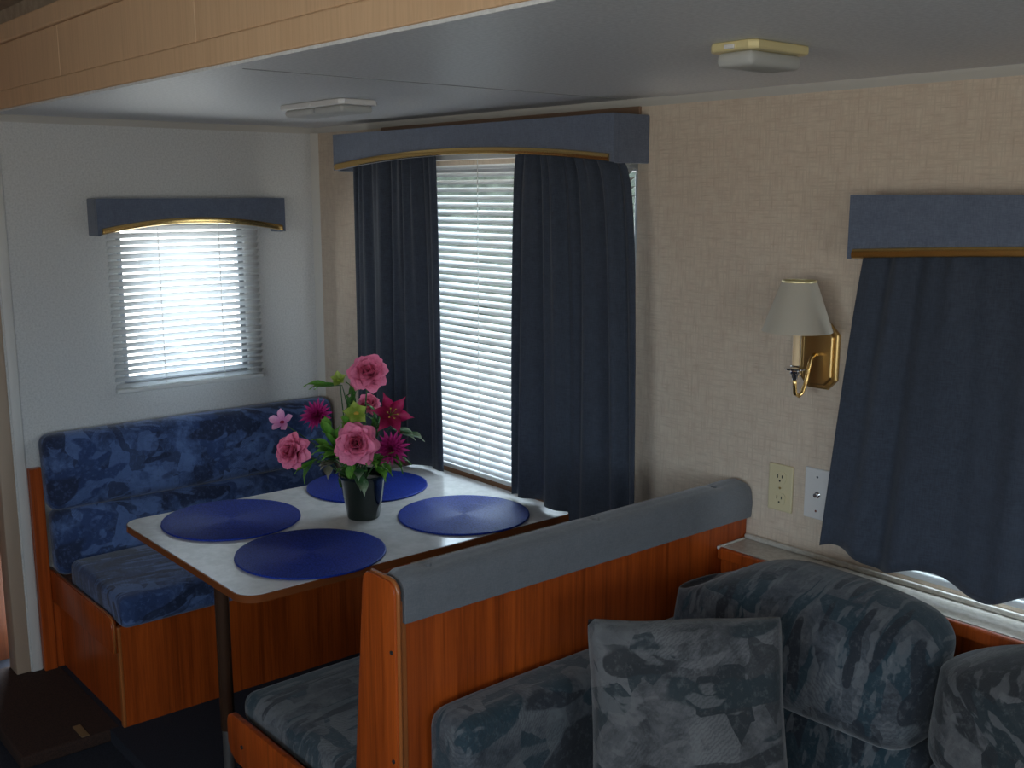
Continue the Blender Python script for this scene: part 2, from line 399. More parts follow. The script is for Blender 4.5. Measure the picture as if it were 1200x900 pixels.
# ------------------------------------------------------------------ room shell
def struct(name, vf, m, parent=None, smooth=False, label=None):
    o = mesh(name, vf, m, parent, smooth)
    if parent is None: o['kind'] = 'structure'
    if label: o['label'] = label
    return o
def wall_with_holes(axis, pos, thick, a0, a1, z0, z1, holes):
    """wall slab on plane axis=pos, outward thickness thick (signed), rectangular holes (a0,a1,z0,z1)"""
    xs = sorted({a0, a1, *[h[0] for h in holes], *[h[1] for h in holes]}); zs = sorted({z0, z1, *[h[2] for h in holes], *[h[3] for h in holes]})
    parts = []
    bm = bmesh.new()
    lo, hi = min(pos, pos + thick), max(pos, pos + thick)
    solid = {}
    for i in range(len(xs) - 1):
        for j in range(len(zs) - 1):
            cx, cz = (xs[i] + xs[i + 1]) / 2, (zs[j] + zs[j + 1]) / 2
            solid[i, j] = not any(h[0] < cx < h[1] and h[2] < cz < h[3] for h in holes)
    vid = {}
    def V(i, j, d):
        k = (i, j, d)
        if k not in vid:
            t = lo if d == 0 else hi
            vid[k] = bm.verts.new((t, xs[i], zs[j]) if axis == 'x' else (xs[i], t, zs[j]))
        return vid[k]
    for (i, j), s in solid.items():
        if not s: continue
        for d in (0, 1): bm.faces.new([V(i, j, d), V(i + 1, j, d), V(i + 1, j + 1, d), V(i, j + 1, d)])
        for (di, dj, e) in ((-1, 0, ((i, j), (i, j + 1))), (1, 0, ((i + 1, j), (i + 1, j + 1))), (0, -1, ((i, j), (i + 1, j))), (0, 1, ((i, j + 1), (i + 1, j + 1)))):
            if not solid.get((i + di, j + dj), False):
                bm.faces.new([V(*e[0], 0), V(*e[1], 0), V(*e[1], 1), V(*e[0], 1)])
    return from_bm(bm)
T = .05
struct('wall_back', wall_with_holes('x', XE, -T, YO - .04, YW + T, 0, ZC + .05, [WIN_END]), 'wall_end')
struct('wall_right', wall_with_holes('y', YW, T, XE, XR, 0, ZC + .05, [WIN_BIG, WIN_SOFA]), 'wall')
struct('wall_slide_end', box(XR, XR + T, YO, YW + T, 0, ZC + .05), 'wall')
struct('wall_left', wall_with_holes('y', YB, -T, XP, XF, 0, ZM, [FILL_WIN_B1, FILL_WIN_B2]), 'fascia')
struct('wall_front', wall_with_holes('x', XF, T, YB - T, YO + .05, 0, ZM, [FILL_WIN_F]), 'fascia')
struct('wall_main_right', box(XR + T, XF + T, YO, YO + T, 0, ZM), 'wall')
struct('wall_partition', box(XP - T, XP, YB - T, YO - .03, 0, ZM), 'wood_dark')
struct('floor', box(XP - T, XF + T, YB - T, YO + .02, -.06, 0), 'carpet')
struct('floor_slide_out', box(XE - T, XR + T, YO + .02, YW + T, -.06, ZS), 'carpet')
struct('floor_threshold', box(XE - .1, -3.11, .76, YO + .055, 0, ZS + .001, .008), 'carpet_brown')
cl = struct('ceiling', box(XE - T, XR + T, YO - .02, YW + T, ZC, ZC + .05), 'ceil')
struct('ceiling_main', box(XP - T, XF + T, YB - T, YO + .05, ZM, ZM + .05), 'ceil_main')
struct('trim_ceiling_seam', box(-2.031, -2.025, YO + .015, YW - .02, ZC - .001, ZC), 'seam')
# moldings
struct('trim_cove_back', prism([(XE, ZC), (XE + .020, ZC), (XE + .015, ZC - .005), (XE + .005, ZC - .015), (XE, ZC - .022)], 'y', YO, YW), 'molding', smooth=30)
struct('trim_cove_right', prism([(YW, ZC), (YW - .014, ZC), (YW - .012, ZC - .006), (YW - .004, ZC - .014), (YW, ZC - .020)], 'x', XE, XR), 'molding', smooth=30)
struct('trim_corner', prism([(XE, YW), (XE + .022, YW), (XE + .016, YW - .007), (XE + .007, YW - .016), (XE, YW - .022)], 'z', ZS, ZC - .02), 'molding', smooth=30)
# opening trim at the slide-out mouth
struct('trim_mouth', join(box(XE - .05, XE + .006, YO - .036, YO - .004, 0, ZC + .02, .004)), 'trimwhite', smooth=30)
struct('trim_mouth_outer', join(box(XE - .09, XE - .004, YO - .085, YO - .037, 0, ZC + .02, .004)), 'trimtan', smooth=30)
# header fascia over the mouth: rails, panels between joints
hd = thing('header_fascia', (-1.5, YO, ZC), 'pale wood fascia board running along the slide-out ceiling edge', 'fascia')
mesh('bottom_rail', box(XP, XF, YO - .030, YO + .012, 1.911, 1.964, .004), 'fascia', hd)
mesh('top_rail', box(XP, XF, YO - .034, YO + .012, 2.098, 2.150, .004), 'fascia', hd)
xs = [XP, -3.0, -2.155, -1.30, -.45, .40, 1.25, XF]
for i in range(len(xs) - 1):
    mesh('panel', box(xs[i] + .0012, xs[i + 1] - .0012, YO - .024, YO + .010, 1.9655, 2.0965, .0012, 1), 'fascia', hd)
mesh('bottom_bead', box(XP, XF, YO - .0295, YO + .012, ZC - .001, 1.9105, .001), 'ceil', hd)
mesh('upper_board', box(XP, XF, YO - .006, YO + .012, 2.151, ZM), 'ceil_main', hd)

# ------------------------------------------------------------------ windows (frame + glass)
def window(name, axis, pos, out, w, fr='framealu', mullion=None):
    a0, a1, z0, z1 = w; f = .022
    d0, d1 = sorted((pos + out * .012, pos + out * .045))
    def bx(p0, p1, q0, q1, e0=d0, e1=d1): return box(e0, e1, p0, p1, q0, q1, .003) if axis == 'x' else box(p0, p1, e0, e1, q0, q1, .003)
    o = thing(name, (((d0 + d1) / 2, (a0 + a1) / 2, z0) if axis == 'x' else ((a0 + a1) / 2, (d0 + d1) / 2, z0)), None, None); o['kind'] = 'structure'
    parts = [bx(a0, a1, z0, z0 + f), bx(a0, a1, z1 - f, z1), bx(a0, a0 + f, z0 + f, z1 - f), bx(a1 - f, a1, z0 + f, z1 - f)]
    mesh('window_frame', join(*parts), fr, o)
    if mullion: mesh('mullion', bx(a0 + f, a1 - f, mullion - .012, mullion + .012), fr, o)
    e = (d0 + d1) / 2
    mesh('pane', bx(a0 + f * .5, a1 - f * .5, z0 + f * .5, z1 - f * .5, e - .003, e + .003), 'glass', o)
    return o
window('window_1', 'x', XE, -1, WIN_END)
window('window_2', 'y', YW, 1, WIN_BIG)
window('window_3', 'y', YW, 1, WIN_SOFA)
window('fill_window_4', 'y', YB, -1, FILL_WIN_B1)  # this and the next two: added behind the camera as fill light
window('fill_window_5', 'y', YB, -1, FILL_WIN_B2)
window('fill_window_6', 'x', XF, 1, FILL_WIN_F)
# hedge added outside the long wall to shape its daylight, grey-green between the slats
def hedge(x0, x1, y0, y1, z1):
    rnd = random.Random(5); nx, nz, ny = 90, 22, 6; V, F = [], []
    prof = [(y0, z1 * k / nz - .75) for k in range(nz + 1)] + [(y0 + (y1 - y0) * k / ny, z1 - .75) for k in range(1, ny + 1)]
    for i in range(nx + 1):
        for (y, z) in prof: V.append((x0 + (x1 - x0) * i / nx, y + rnd.uniform(-.12, .12), z + rnd.uniform(-.10, .10)))
    n = len(prof)
    for i in range(nx):
        for k in range(n - 1): a = i * n + k; F.append((a, a + 1, a + n + 1, a + n))
    b = len(V); V += [(x0, y1, -.75), (x1, y1, -.75)]
    F.append((n - 1, b, b + 1, nx * n + n - 1))
    return V, F
mesh('added_hedge', hedge(-9.5, 4.5, 6.0, 7.2, 3.75), 'hedge', None, True, label='dull green hedge added outside, glimpsed between the slats of the tall blind', cat='hedge')
# brown wooden sill rail under the big window, wood strip over it
struct('trim_sill', box(-3.16, -1.93, YW - .012, YW - .0005, .690, .748, .002), 'frame')
struct('trim_over_window', box(-3.22, -1.99, YW - .010, YW - .0005, 1.862, ZC - .019, .002), 'frame')

# ------------------------------------------------------------------ venetian blinds
def blind(axis, pos, a0, a1, z0, z1, cords, label, tilt, pitch=.0235, wand=None, sm='slat'):
    """axis 'y': blind parallel to X on wall y; 'x': parallel to Y on the end wall. pos = blind mid plane, sgn = room-side direction"""
    L = a1 - a0; mid = (a0 + a1) / 2
    loc = (mid, pos, z0) if axis == 'y' else (pos, mid, z0)
    o = thing('venetian_blind', loc, label, 'blind', 'white slatted blinds')
    # slat: long along local X, cross-section in YZ, +Y local = room side
    prof = []
    for i in range(6):
        s = -.0125 + .025 * i / 5; c = .0026 * (1 - (s / .0125) ** 2); prof.append((s, c))
    ct, st = math.cos(tilt), math.sin(tilt)
    V, F = [], []
    for e in (-L / 2, L / 2):
        for th in (0., -.0007):
            for (s, c) in prof: y, z = s, c + th; V.append((e, y * ct - z * st, y * st + z * ct))
    n = 6
    for th in (0, 1):
        for i in range(n - 1): F.append((th * n + i, th * n + i + 1, 2 * n + th * n + i + 1, 2 * n + th * n + i))
    for e in (0, 2 * n):
        for i in range(n - 1): F.append((e + i, e + i + 1, e + n + i + 1, e + n + i))
    F += [(0, n, 3 * n, 2 * n), (n - 1, 2 * n - 1, 4 * n - 1, 3 * n - 1)]
    me = data('slat', (V, F), sm)
    # local +Y must look into the room
    rot = Matrix.Rotation(PI, 4, 'Z') if axis == 'y' else Matrix.Rotation(-PI / 2, 4, 'Z')
    k = 0; z = z0 + .026
    while z < z1 - .028:
        jig = random.uniform(-.0012, .0012)
        inst('slat', me, Matrix.Translation((loc[0], loc[1], z)) @ rot @ Matrix.Rotation(random.uniform(-.008, .008), 4, 'X') @ Matrix.Translation((jig, 0, 0)), o); z += pitch
    def bx(p0, p1, d, q0, q1, b=.002): return box(p0, p1, pos - d, pos + d, q0, q1, b) if axis == 'y' else box(pos - d, pos + d, p0, p1, q0, q1, b)
    mesh('head_rail', bx(a0, a1, .014, z1 - .026, z1), 'rail', o)
    mesh('bottom_rail', bx(a0, a1, .011, z0, z0 + .014, .004), 'rail', o)
    rd = -1 if axis == 'y' else 1
    for cpos in cords:
        q = pos + rd * .0132
        p = lambda z: (cpos, q, z) if axis == 'y' else (q, cpos, z)
        mesh('ladder_cord', tube([p(z0 + .01), p(z1 - .01)], .0011, 6), 'cord', o)
    if wand:
        q = pos + rd * .019
        p = lambda z: (wand[0], q, z) if axis == 'y' else (q, wand[0], z)
        mesh('tilt_wand', tube([p(wand[1]), p(z1 - .01)], .0028, 6), 'cord', o)
    return o
blind('x', XE + .034, 1.302, 1.858, .975, 1.60, (1.475, 1.70), 'white slatted blind, partly glowing, on the small window above the far bench', .80, sm='slat_sunlit')
blind('y', YW - .034, -3.17, -1.988, .752, 1.79, (-2.98, -2.63, -2.22), 'tall white slatted blind between the long navy curtains by the table', -.58)
blind('y', YW - .022, -1.22, .40, .832, 1.61, (-1.0, -.4, .2), 'white slatted blind behind the short curtain over the sofa', -.4)

# ------------------------------------------------------------------ valances
def valance(axis, wall, depth, a0, a1, z0, z1, rise, label):
    """padded pelmet: arched front board, two returns, top, gold bead"""
    o = thing('window_valance', ((a0 + a1) / 2, wall - depth / 2, z0) if axis == 'y' else (wall + depth / 2, (a0 + a1) / 2, z0), label, 'valance', 'slate blue valances')
    f = wall - depth if axis == 'y' else wall + depth       # room-side face
    s = 1 if axis == 'y' else -1                            # direction to the wall
    n = 28
    def zb(t): return z0 + rise * 4 * t * (1 - t)
    poly = [(a0 + (a1 - a0) * i / n, zb(i / n)) for i in range(n + 1)] + [(a1, z1), (a0, z1)]
    th = .016
    def fx(p, d): return (p[0], d, p[1]) if axis == 'y' else (d, p[0], p[1])
    V = []; m = len(poly)
    for d in (f, f + s * th): V += [fx(p, d) for p in poly]
    # strips between top and bottom edges so that the arched face triangulates cleanly
    F = []
    top = [(a0 + (a1 - a0) * i / n, z1) for i in range(n + 1)]
    V = []
    for d in (f, f + s * th):
        V += [fx(p, d) for p in poly[:n + 1]] + [fx(p, d) for p in top]
    k = 2 * (n + 1)
    for i in range(n):
        b = i; t = n + 1 + i
        F += [(b, b + 1, t + 1, t), (k + b, k + b + 1, k + t + 1, k + t), (b, b + 1, k + b + 1, k + b), (t, t + 1, k + t + 1, k + t)]
    F += [(0, n + 1, k + n + 1, k), (n, 2 * n + 1, k + 2 * n + 1, k + n)]
    mesh('front_board', (V, F), 'denim', o)
    y0, y1 = sorted((f + s * th, wall - s * .0005))
    for e0, e1 in ((a0, a0 + .016), (a1 - .016, a1)):
        mesh('side_return', box(e0, e1, y0, y1, z0 - .002, z1, .003) if axis == 'y' else box(y0, y1, e0, e1, z0 - .002, z1, .003), 'denim', o)
    mesh('top_board', box(a0 + .016, a1 - .016, y0, y1, z1 - .014, z1 - .002) if axis == 'y' else box(y0, y1, a0 + .016, a1 - .016, z1 - .014, z1 - .002), 'denim', o)
    # gold bead along the arch
    V, F = [], []
    ins = .014
    cs = [(-.006, .002), (-.0075, .010), (-.005, .019), (.000, .021), (.000, .000)]
    for i in range(n + 1):
        t = i / n; a = a0 + ins + (a1 - a0 - 2 * ins) * t
        for (dd, dz) in cs: V.append(fx((a, zb((a - a0) / (a1 - a0)) + dz), f + s * dd))
    q = len(cs)
    for i in range(n):
        for j in range(q): F.append((i * q + j, i * q + (j + 1) % q, (i + 1) * q + (j + 1) % q, (i + 1) * q + j))
    F += [tuple(range(q)), tuple(range(n * q, n * q + q))]
    mesh('gold_bead', (V, F), 'brass', o, smooth=40)
    return o
valance('x', XE, .092, 1.255, 1.945, 1.521, 1.643, .036, 'short slate blue arched valance over the small window')
valance('y', YW, .135, -3.335, -1.960, 1.739, 1.862, .036, 'long slate blue arched valance over the long navy curtains')
valance('y', YW, .105, -1.288, .55, 1.522, 1.657, .030, 'slate blue valance with gold bead over the sofa window')

# ------------------------------------------------------------------ curtains
def curtain(name, top, bot, zt, zb, y, folds, label, seed=0, amp=(.012, .020), nu=150, nv=30, flare=0., ex=.8, v0=0.):
    """top/bot = (x0,x1) of the panel at rod and hem; zb(u) hem height"""
    rnd = random.Random(seed); ph = [rnd.uniform(0, 6.28) for _ in range(6)]
    V, F = [], []
    for j in range(nv + 1):
        v = j / nv
        for i in range(nu + 1):
            u = i / nu
            fl = max(0., (v - v0) / (1 - v0)) ** ex
            x0 = top[0] + (bot[0] - top[0]) * fl; x1 = top[1] + (bot[1] - top[1]) * fl
            uu = u + .018 * math.sin(2 * PI * folds * .5 * u + ph[0]) * v
            x = x0 + (x1 - x0) * uu
            a = amp[0] + (amp[1] - amp[0]) * v
            gath = math.exp(-v * 5) * .007 * math.sin(2 * PI * folds * 2.4 * u + ph[4])
            w = math.sin(2 * PI * folds * u + ph[1] + 1.1 * math.sin(2 * PI * u * 1.3 + ph[2]) + .5 * v)
            w2 = math.sin(2 * PI * folds * .47 * u + ph[3] - v * .7)
            w3 = math.sin(2 * PI * folds * 2.1 * u + ph[5] + .8 * math.sin(3 * v + ph[0])) * (1 - .75 * v)
            yy = y + (flare * v ** 1.5) - a * (.62 * w + .38 * w2 + .34 * w3) + gath
            V.append((x, yy, zt + (zb(u) - zt) * v))
    for j in range(nv):
        for i in range(nu):
            a = j * (nu + 1) + i; F.append((a, a + 1, a + nu + 2, a + nu + 1))
    o = mesh(name, (V, F), 'curtain', None, True, label=label, cat='curtain', group='navy curtains')
    s = o.modifiers.new('thickness', 'SOLIDIFY'); s.thickness = .003; s.offset = 0
    return o
curtain('curtain', (-3.285, -2.79), (-3.32, -2.765), 1.80, lambda u: .747 + .004 * math.sin(9 * u), 2.048, 5.0, 'long navy curtain hanging beside the flowers, next to the far bench', 3, (.016, .023))
curtain('curtain', (-2.40, -1.979), (-2.418, -1.880), 1.80, lambda u: .752 if u < .465 else (.752 - .10 * min(1, (u - .465) / .01)), 2.045, 4.4, 'long navy curtain hanging beside the grey padded divider', 11, (.017, .026), ex=.30, v0=.055)
curtain('curtain', (-1.262, -.815), (-1.345, -.845), 1.60, lambda u: .858 + .016 * math.sin(2 * PI * 2.2 * u + .3), 2.066, 3.1, 'short navy curtain flaring out over the ledge beside the brass wall lamp', 21, (.010, .020), flare=-.012)
curtain('curtain', (-.800, -.10), (-.826, -.10), 1.60, lambda u: .858 + .012 * math.sin(2 * PI * 2.2 * u + 1.3), 2.072, 3.5, 'short navy curtain over the sofa cushion, farther from the wall lamp', 31, (.010, .018), flare=-.006)

# ------------------------------------------------------------------ dinette table
TX0, TX1, TY0, TY1, TZ = -2.948, -2.178, 1.036, 2.085, .74
tb = thing('dinette_table', (-2.53, 1.14, ZS), 'white laminate dinette table with rounded corners and oak edge', 'table')
mesh('table_top', prism(rpoly(TX0 + .003, TX1 - .003, TY0 + .003, TY1, .052, 8, (0, 0, 1, 1)), 'z', TZ - .020, TZ), 'laminate', tb, smooth=30)
def ring(outer, inner, z0, z1):
    n = len(outer); V = [(*p, z) for z in (z0, z1) for p in outer] + [(*p, z) for z in (z0, z1) for p in inner]
    F = []
    for i in range(n):
        j = (i + 1) % n
        F += [(i, j, n + j, n + i), (2 * n + i, 2 * n + j, 3 * n + j, 3 * n + i), (i, j, 2 * n + j, 2 * n + i), (n + i, n + j, 3 * n + j, 3 * n + i)]
    return V, F
mesh('edge_band', ring(rpoly(TX0, TX1, TY0, TY1 + .003, .055, 8, (0, 0, 1, 1)), rpoly(TX0 + .0035, TX1 - .0035, TY0 + .0035, TY1 - .0005, .052, 8, (0, 0, 1, 1)), TZ - .0200, TZ - .001), 'tedge', tb, smooth=30)
mesh('wall_cleat', box(TX0 + .04, TX1 - .04, TY1 - .03, YW - .0125, TZ - .054, TZ - .0205, .003), 'frame', tb)
lx, ly = -2.53, 1.14
lg = mesh('leg', lathe([(.019, .20), (.019, .679)], (lx, ly, ZS), 20), 'leg', tb, smooth=40)
mesh('inner_tube', lathe([(.0155, .012), (.0155, .22)], (lx, ly, ZS), 20), 'legin', lg, smooth=40)
mesh('foot_plate', lathe([(.075, 0), (.075, .006), (.03, .012), (.018, .02)], (lx, ly, ZS), 24), 'leg', tb, smooth=40)
mesh('mounting_plate', lathe([(.022, -.02), (.03, -.012), (.07, -.006), (.07, 0)], (lx, ly, TZ - .0205), 24), 'leg', tb, smooth=40)

# placemats: braided spiral ridges
def placemat(cx, cy, r, label, rot=0.):
    n = 64; rings = 20; V, F = [], []
    V.append((cx, cy, TZ + .0058)); prof = []
    for k in range(1, rings * 2 + 1):
        prof.append((r * k / (rings * 2), TZ + (.0040 if k % 2 else .0066)))
    prof.append((r + .001, TZ + .0025)); prof.append((r - .001, TZ + .0006))
    for (rr, z) in prof:
        for i in range(n):
            t = 2 * PI * i / n + rot; V.append((cx + rr * math.cos(t), cy + rr * math.sin(t), z + (.0005 * math.sin(2 * t + rot) if rr > .1 else 0)))
    for i in range(n): F.append((0, 1 + i, 1 + (i + 1) % n))
    for k in range(len(prof) - 1):
        for i in range(n): F.append((1 + k * n + i, 1 + k * n + (i + 1) % n, 1 + (k + 1) * n + (i + 1) % n, 1 + (k + 1) * n + i))
    F.append(tuple(1 + (len(prof) - 1) * n + i for i in range(n)))
    return mesh('placemat', (V, F), 'mat', None, True, label=label, cat='placemat', group='round blue placemats on the table')
placemat(-2.757, 1.285, .193, 'round blue woven placemat at the table corner by the far bench, away from the window', 0)
placemat(-2.355, 1.312, .193, 'round blue woven placemat at the table corner by the padded divider, away from the window', .3)
placemat(-2.806, 1.773, .190, 'round blue woven placemat behind the flower pot, by the curtain next to the far bench', .7)
placemat(-2.364, 1.819, .190, 'round blue woven placemat under the hem of the curtain nearest the divider', 1.1)

# ------------------------------------------------------------------ far bench
fb = thing('dinette_bench', (-3.4, 1.55, ZS), 'oak bench box under the small window', 'bench', 'dinette benches')
mesh('front_panel', box(-3.112, -3.094, 1.063, YW - .001, ZS, .366, .001), 'wood', fb)
mesh('side_panel', box(XE + .001, -3.112, 1.066, 1.084, ZS, .366, .001), 'wood', fb)
mesh('corner_edging', box(-3.1135, -3.092, 1.056, 1.0665, ZS, .366, .003), 'edge', fb)
mesh('seat_board', box(XE + .001, -3.100, 1.085, YW - .001, .350, .3655), 'wood', fb)
pl = [(XE + .002, .272), (XE + .002, .392)] + [(-3.125 + .028 * math.sin(R(90 * i / 5)) , .392 - .028 + .028 * math.cos(R(90 * i / 5))) for i in range(6)] + [(-3.097, .272)]
pl = [(XE + .002, .285), (XE + .002, .395)] + [(-3.130 + .032 * math.sin(R(15 * i)), .363 + .032 * math.cos(R(15 * i))) for i in range(7)] + [(-3.098, .285)]
mesh('cushion_guard', prism(pl, 'y', 1.040, 1.056, .002), 'wood', fb, smooth=30)
mesh('guard_edging', tube([(-3.0975, 1.048, .287)] + [(-3.130 + .0325 * math.sin(R(15 * i)), 1.048, .363 + .0325 * math.cos(R(15 * i))) for i in range(6, -1, -1)] + [(XE + .004, 1.048, .3955)], .0045, 6), 'edge', fb, True)
struct('trim_bench_upright', box(XE + .0005, XE + .028, .998, 1.0395, ZS, .755, .002), 'wood')
struct('trim_bench_filler', box(XE + .0005, XE + .020, 1.0400, 1.0655, ZS, .284, .001), 'wood')
def seat_fn(puff, zmid):
    def f(p, u):
        k = (1 - u.x ** 4) * (1 - u.y ** 4)
        if u.z > 0: p = p + Vector((0, 0, puff * k * u.z))
        return p
    return f
mesh('seat_cushion', cushion(-3.522, -3.055, 1.060, YW - .012, .367, .466, .024, 14, 4, seat_fn(.012, 0)), 'uph_far', None, True, label='dark blue patterned seat cushion on the bench under the small window', cat='cushion')
bc = thing('back_cushion', (-3.62, 1.55, .385), 'dark blue patterned two-section backrest cushion against the wall under the small window', 'cushion')
def lean(zr, k, puff, face):
    def f(p, u):
        q = p.copy(); q.x += -(p.z - zr) * k
        w = (1 - u.y ** 6) * (1 - u.z ** 4)
        if u.x > 0: q.x += puff * w * u.x
        return q
    return f
mesh('upper_section', cushion(-3.660, -3.565, 1.030, YW - .012, .618, .872, .036, 14, 4, lean(.62, .10, .012, 1)), 'uph_far', bc, True)
mesh('lower_section', cushion(-3.652, -3.562, 1.034, YW - .012, .400, .622, .034, 14, 4, lean(.62, .10, .008, 1)), 'uph_far', bc, True)

# ------------------------------------------------------------------ near bench and padded divider
nb = thing('dinette_bench', (-2.0, 1.55, ZS), 'oak bench box beside the padded divider', 'bench', 'dinette benches')
mesh('front_panel', box(-2.275, -2.257, 1.063, YW - .001, ZS, .366, .001), 'wood', nb)
mesh('side_panel', box(-2.257, -1.800, 1.066, 1.084, ZS, .366, .001), 'wood', nb)
mesh('seat_board', box(-2.270, -1.655, 1.085, YW - .001, .350, .3655), 'wood', nb)
pl = [(-1.800, .290), (-1.800, .410)] + [(-2.285 - .028 * math.sin(R(15 * i)), .382 + .028 * math.cos(R(15 * i))) for i in range(7)] + [(-2.313, .330), (-2.300, .305), (-2.275, .290)]
gd = mesh('cushion_guard', prism(pl, 'y', 1.040, 1.056, .002), 'wood', nb, smooth=30)
for px, pz in ((-2.235, .345), (-2.02, .375)): mesh('screw', lathe([(.005, 0), (.005, .003)], (px, 1.0405, pz), 10, 'y'), 'slot', gd)
mesh('seat_cushion', cushion(-2.315, -1.760, 1.078, YW - .012, .367, .448, .032, 14, 4, seat_fn(.014, 0)), 'uph', None, True, label='slate patterned seat cushion on the bench beside the padded divider', cat='cushion')
mesh('back_cushion', cushion(-1.745, -1.666, 1.092, YW - .012, .470, .850, .034, 12, 4), 'uph', None, True, label='slate backrest cushion on the dinette side of the oak divider', cat='cushion')

dv = thing('divider_partition', (-1.65, 1.55, ZS), 'oak divider with a padded grey-blue top roll between dinette and sofa', 'divider')
mesh('panel', box(-1.618, -1.600, 1.088, YW - .001, ZS, .905, .001), 'wood', dv)
mesh('dinette_panel', box(-1.650, -1.634, 1.088, YW - .001, ZS, .905, .001), 'wood', dv)
def postpoly():
    zt = .940; r = .022
    L = lambda z: -1.700 - (zt - z) * .105
    pts = [(-1.592, ZS), (-1.592, zt - r)] + [(-1.592 - r + r * math.cos(R(15 * i)), zt - r + r * math.sin(R(15 * i))) for i in range(1, 7)]
    pts += [(-1.700 + .022 - r * math.sin(R(15 * i)), zt - r + r * math.cos(R(15 * i))) for i in range(0, 6)]
    pts += [(L(zt - .03), zt - .03), (L(ZS), ZS)]
    return pts
po = mesh('end_post', prism(postpoly(), 'y', 1.058, 1.0745, .0025), 'wood', dv, smooth=30)
for pz in (.80, .575, .33): mesh('screw', lathe([(.004, 0), (.004, .003)], (-1.603, 1.0585, pz), 10, 'y'), 'slot', po)
mesh('post_edging', tube([(-1.590, 1.0665, ZS), (-1.590, 1.0665, .918)] + [(-1.614 + .0235 * math.cos(R(15 * i)), 1.0665, .918 + .0235 * math.sin(R(15 * i))) for i in range(1, 7)] + [(-1.678, 1.0665, .9415)], .0045, 6), 'edge', dv, True)
mesh('edge_strip', box(-1.612, -1.5955, 1.0755, 1.0880, ZS, .900, .003), 'edge', dv)
# padded roll: inverted U profile along Y
def padroll():
    prof = []
    x0, x1, zb, zt, r = -1.664, -1.586, .857, .949, .026
    for i in range(8): t = R(180 - 90 * i / 7); prof.append((x0 + r + r * math.cos(t), zt - r + r * math.sin(t)))
    for i in range(1, 6): prof.append((x0 + r + (x1 - x0 - 2 * r) * i / 6, zt + .003 * math.sin(PI * i / 6)))
    for i in range(8): t = R(90 - 90 * i / 7); prof.append((x1 - r + r * math.cos(t), zt - r + r * math.sin(t)))
    outer = [(x0, zb)] + prof + [(x1 + .003, (zb + zt) / 2), (x1, zb)]
    inner = [(x1 - .013, zb), (x1 - .013, .9065), (x0 + .013, .9065), (x0 + .013, zb)]
    P = outer + inner; n = len(P); ny = 60; V, F = [], []
    y0, y1 = 1.079, YW - .002
    btn = [(1.16, .0), (1.62, .0), (2.03, .0)]
    for j in range(ny + 1):
        y = y0 + (y1 - y0) * j / ny
        e = 1.0
        for k, (x, z) in enumerate(P):
            if k < len(outer):
                d = min(abs(y - b[0]) for b in btn)
                dip = .008 * math.exp(-(d / .02) ** 2) * math.exp(-((x + 1.625) / .02) ** 2) if z > .93 else 0
                z = z - dip
                endr = max(0, 1 - min(y - y0, y1 - y) / .012)
                z -= .008 * endr ** 2 if z > .9 else 0
            V.append((x, y, z))
    for j in range(ny):
        for k in range(n): F.append((j * n + k, j * n + (k + 1) % n, (j + 1) * n + (k + 1) % n, (j + 1) * n + k))
    m = len(outer)
    F += [tuple(range(n)), tuple(range(ny * n, ny * n + n))]
    return V, F
pd = mesh('padded_roll', padroll(), 'pad', dv, smooth=50)
for by in (1.16, 1.62, 2.03): mesh('tuft_button', lathe([(.001, -.003), (.008, -.002), (.008, .002), (.005, .0035), (.001, .004)], (-1.625, by, .9445), 14), 'pad', pd, True)

# ------------------------------------------------------------------ ledge behind the sofa
ld = thing('window_ledge', (-.35, 2.08, .45), 'beige laminate ledge with oak lip along the wall behind the sofa', 'ledge')
mesh('ledge_top', box(-1.5985, XR, 2.032, YW - .001, .785, .800, .001), 'ledge', ld)
mesh('oak_lip', box(-1.5985, XR, 2.018, 2.0315, .770, .7995, .004), 'wood', ld, label='oak lip along the ledge')
mesh('front_board', box(-1.5985, XR, 2.036, 2.050, ZS, .7845), 'wood', ld)
mesh('wall_bead', box(-1.5985, XR, YW - .012, YW - .001, .800, .813, .004), 'ledge', ld)
mesh('end_bead', box(-1.5985, -1.5915, 2.016, YW - .013, .795, .8035, .002), 'trimwhite', ld)

# ------------------------------------------------------------------ sofa
sf = thing('sofa', (-.6, 1.5, ZS), 'slate blue patterned sofa along the wall beside the oak divider', 'sofa')
def arm_fn(p, u):
    q = p.copy()
    if u.z > .3: q.z += .006 * (1 - u.y ** 4)
    q.x += .008 * (1 - u.z ** 2) * (1 if u.x > 0 else 0)
    return q
mesh('arm', cushion(-1.5985, -1.470, 1.125, 2.00, .36, .672, .040, 14, 4, arm_fn), 'uph', sf, True)
mesh('base', box(-1.598, .86, 1.16, 1.98, ZS + .03, .20, .01), 'carpet', sf)
mesh('seat', cushion(-1.468, .86, 1.10, 1.80, .20, .445, .06, 20, 4, seat_fn(.02, 0)), 'uph', sf, True)
def back_fn(seed, tops):
    def f(p, u):
        q = p.copy()
        w = (1 - u.x ** 4) * (1 - u.z ** 4)
        if u.y < 0: q.y -= .045 * w * (-u.y)
        # crown: the top edge drops towards the ends
        if u.z > 0: q.z -= (tops * 1.9 * abs(u.x) ** 2.2 if u.x < 0 else tops * .45 * abs(u.x) ** 3.2) * u.z ** 2
        # lean back
        q.y += (q.z - .45) * .22
        # soft creases
        q.y += .005 * math.sin(9 * u.x + 4 * u.z + seed) * w
        return q
    return f
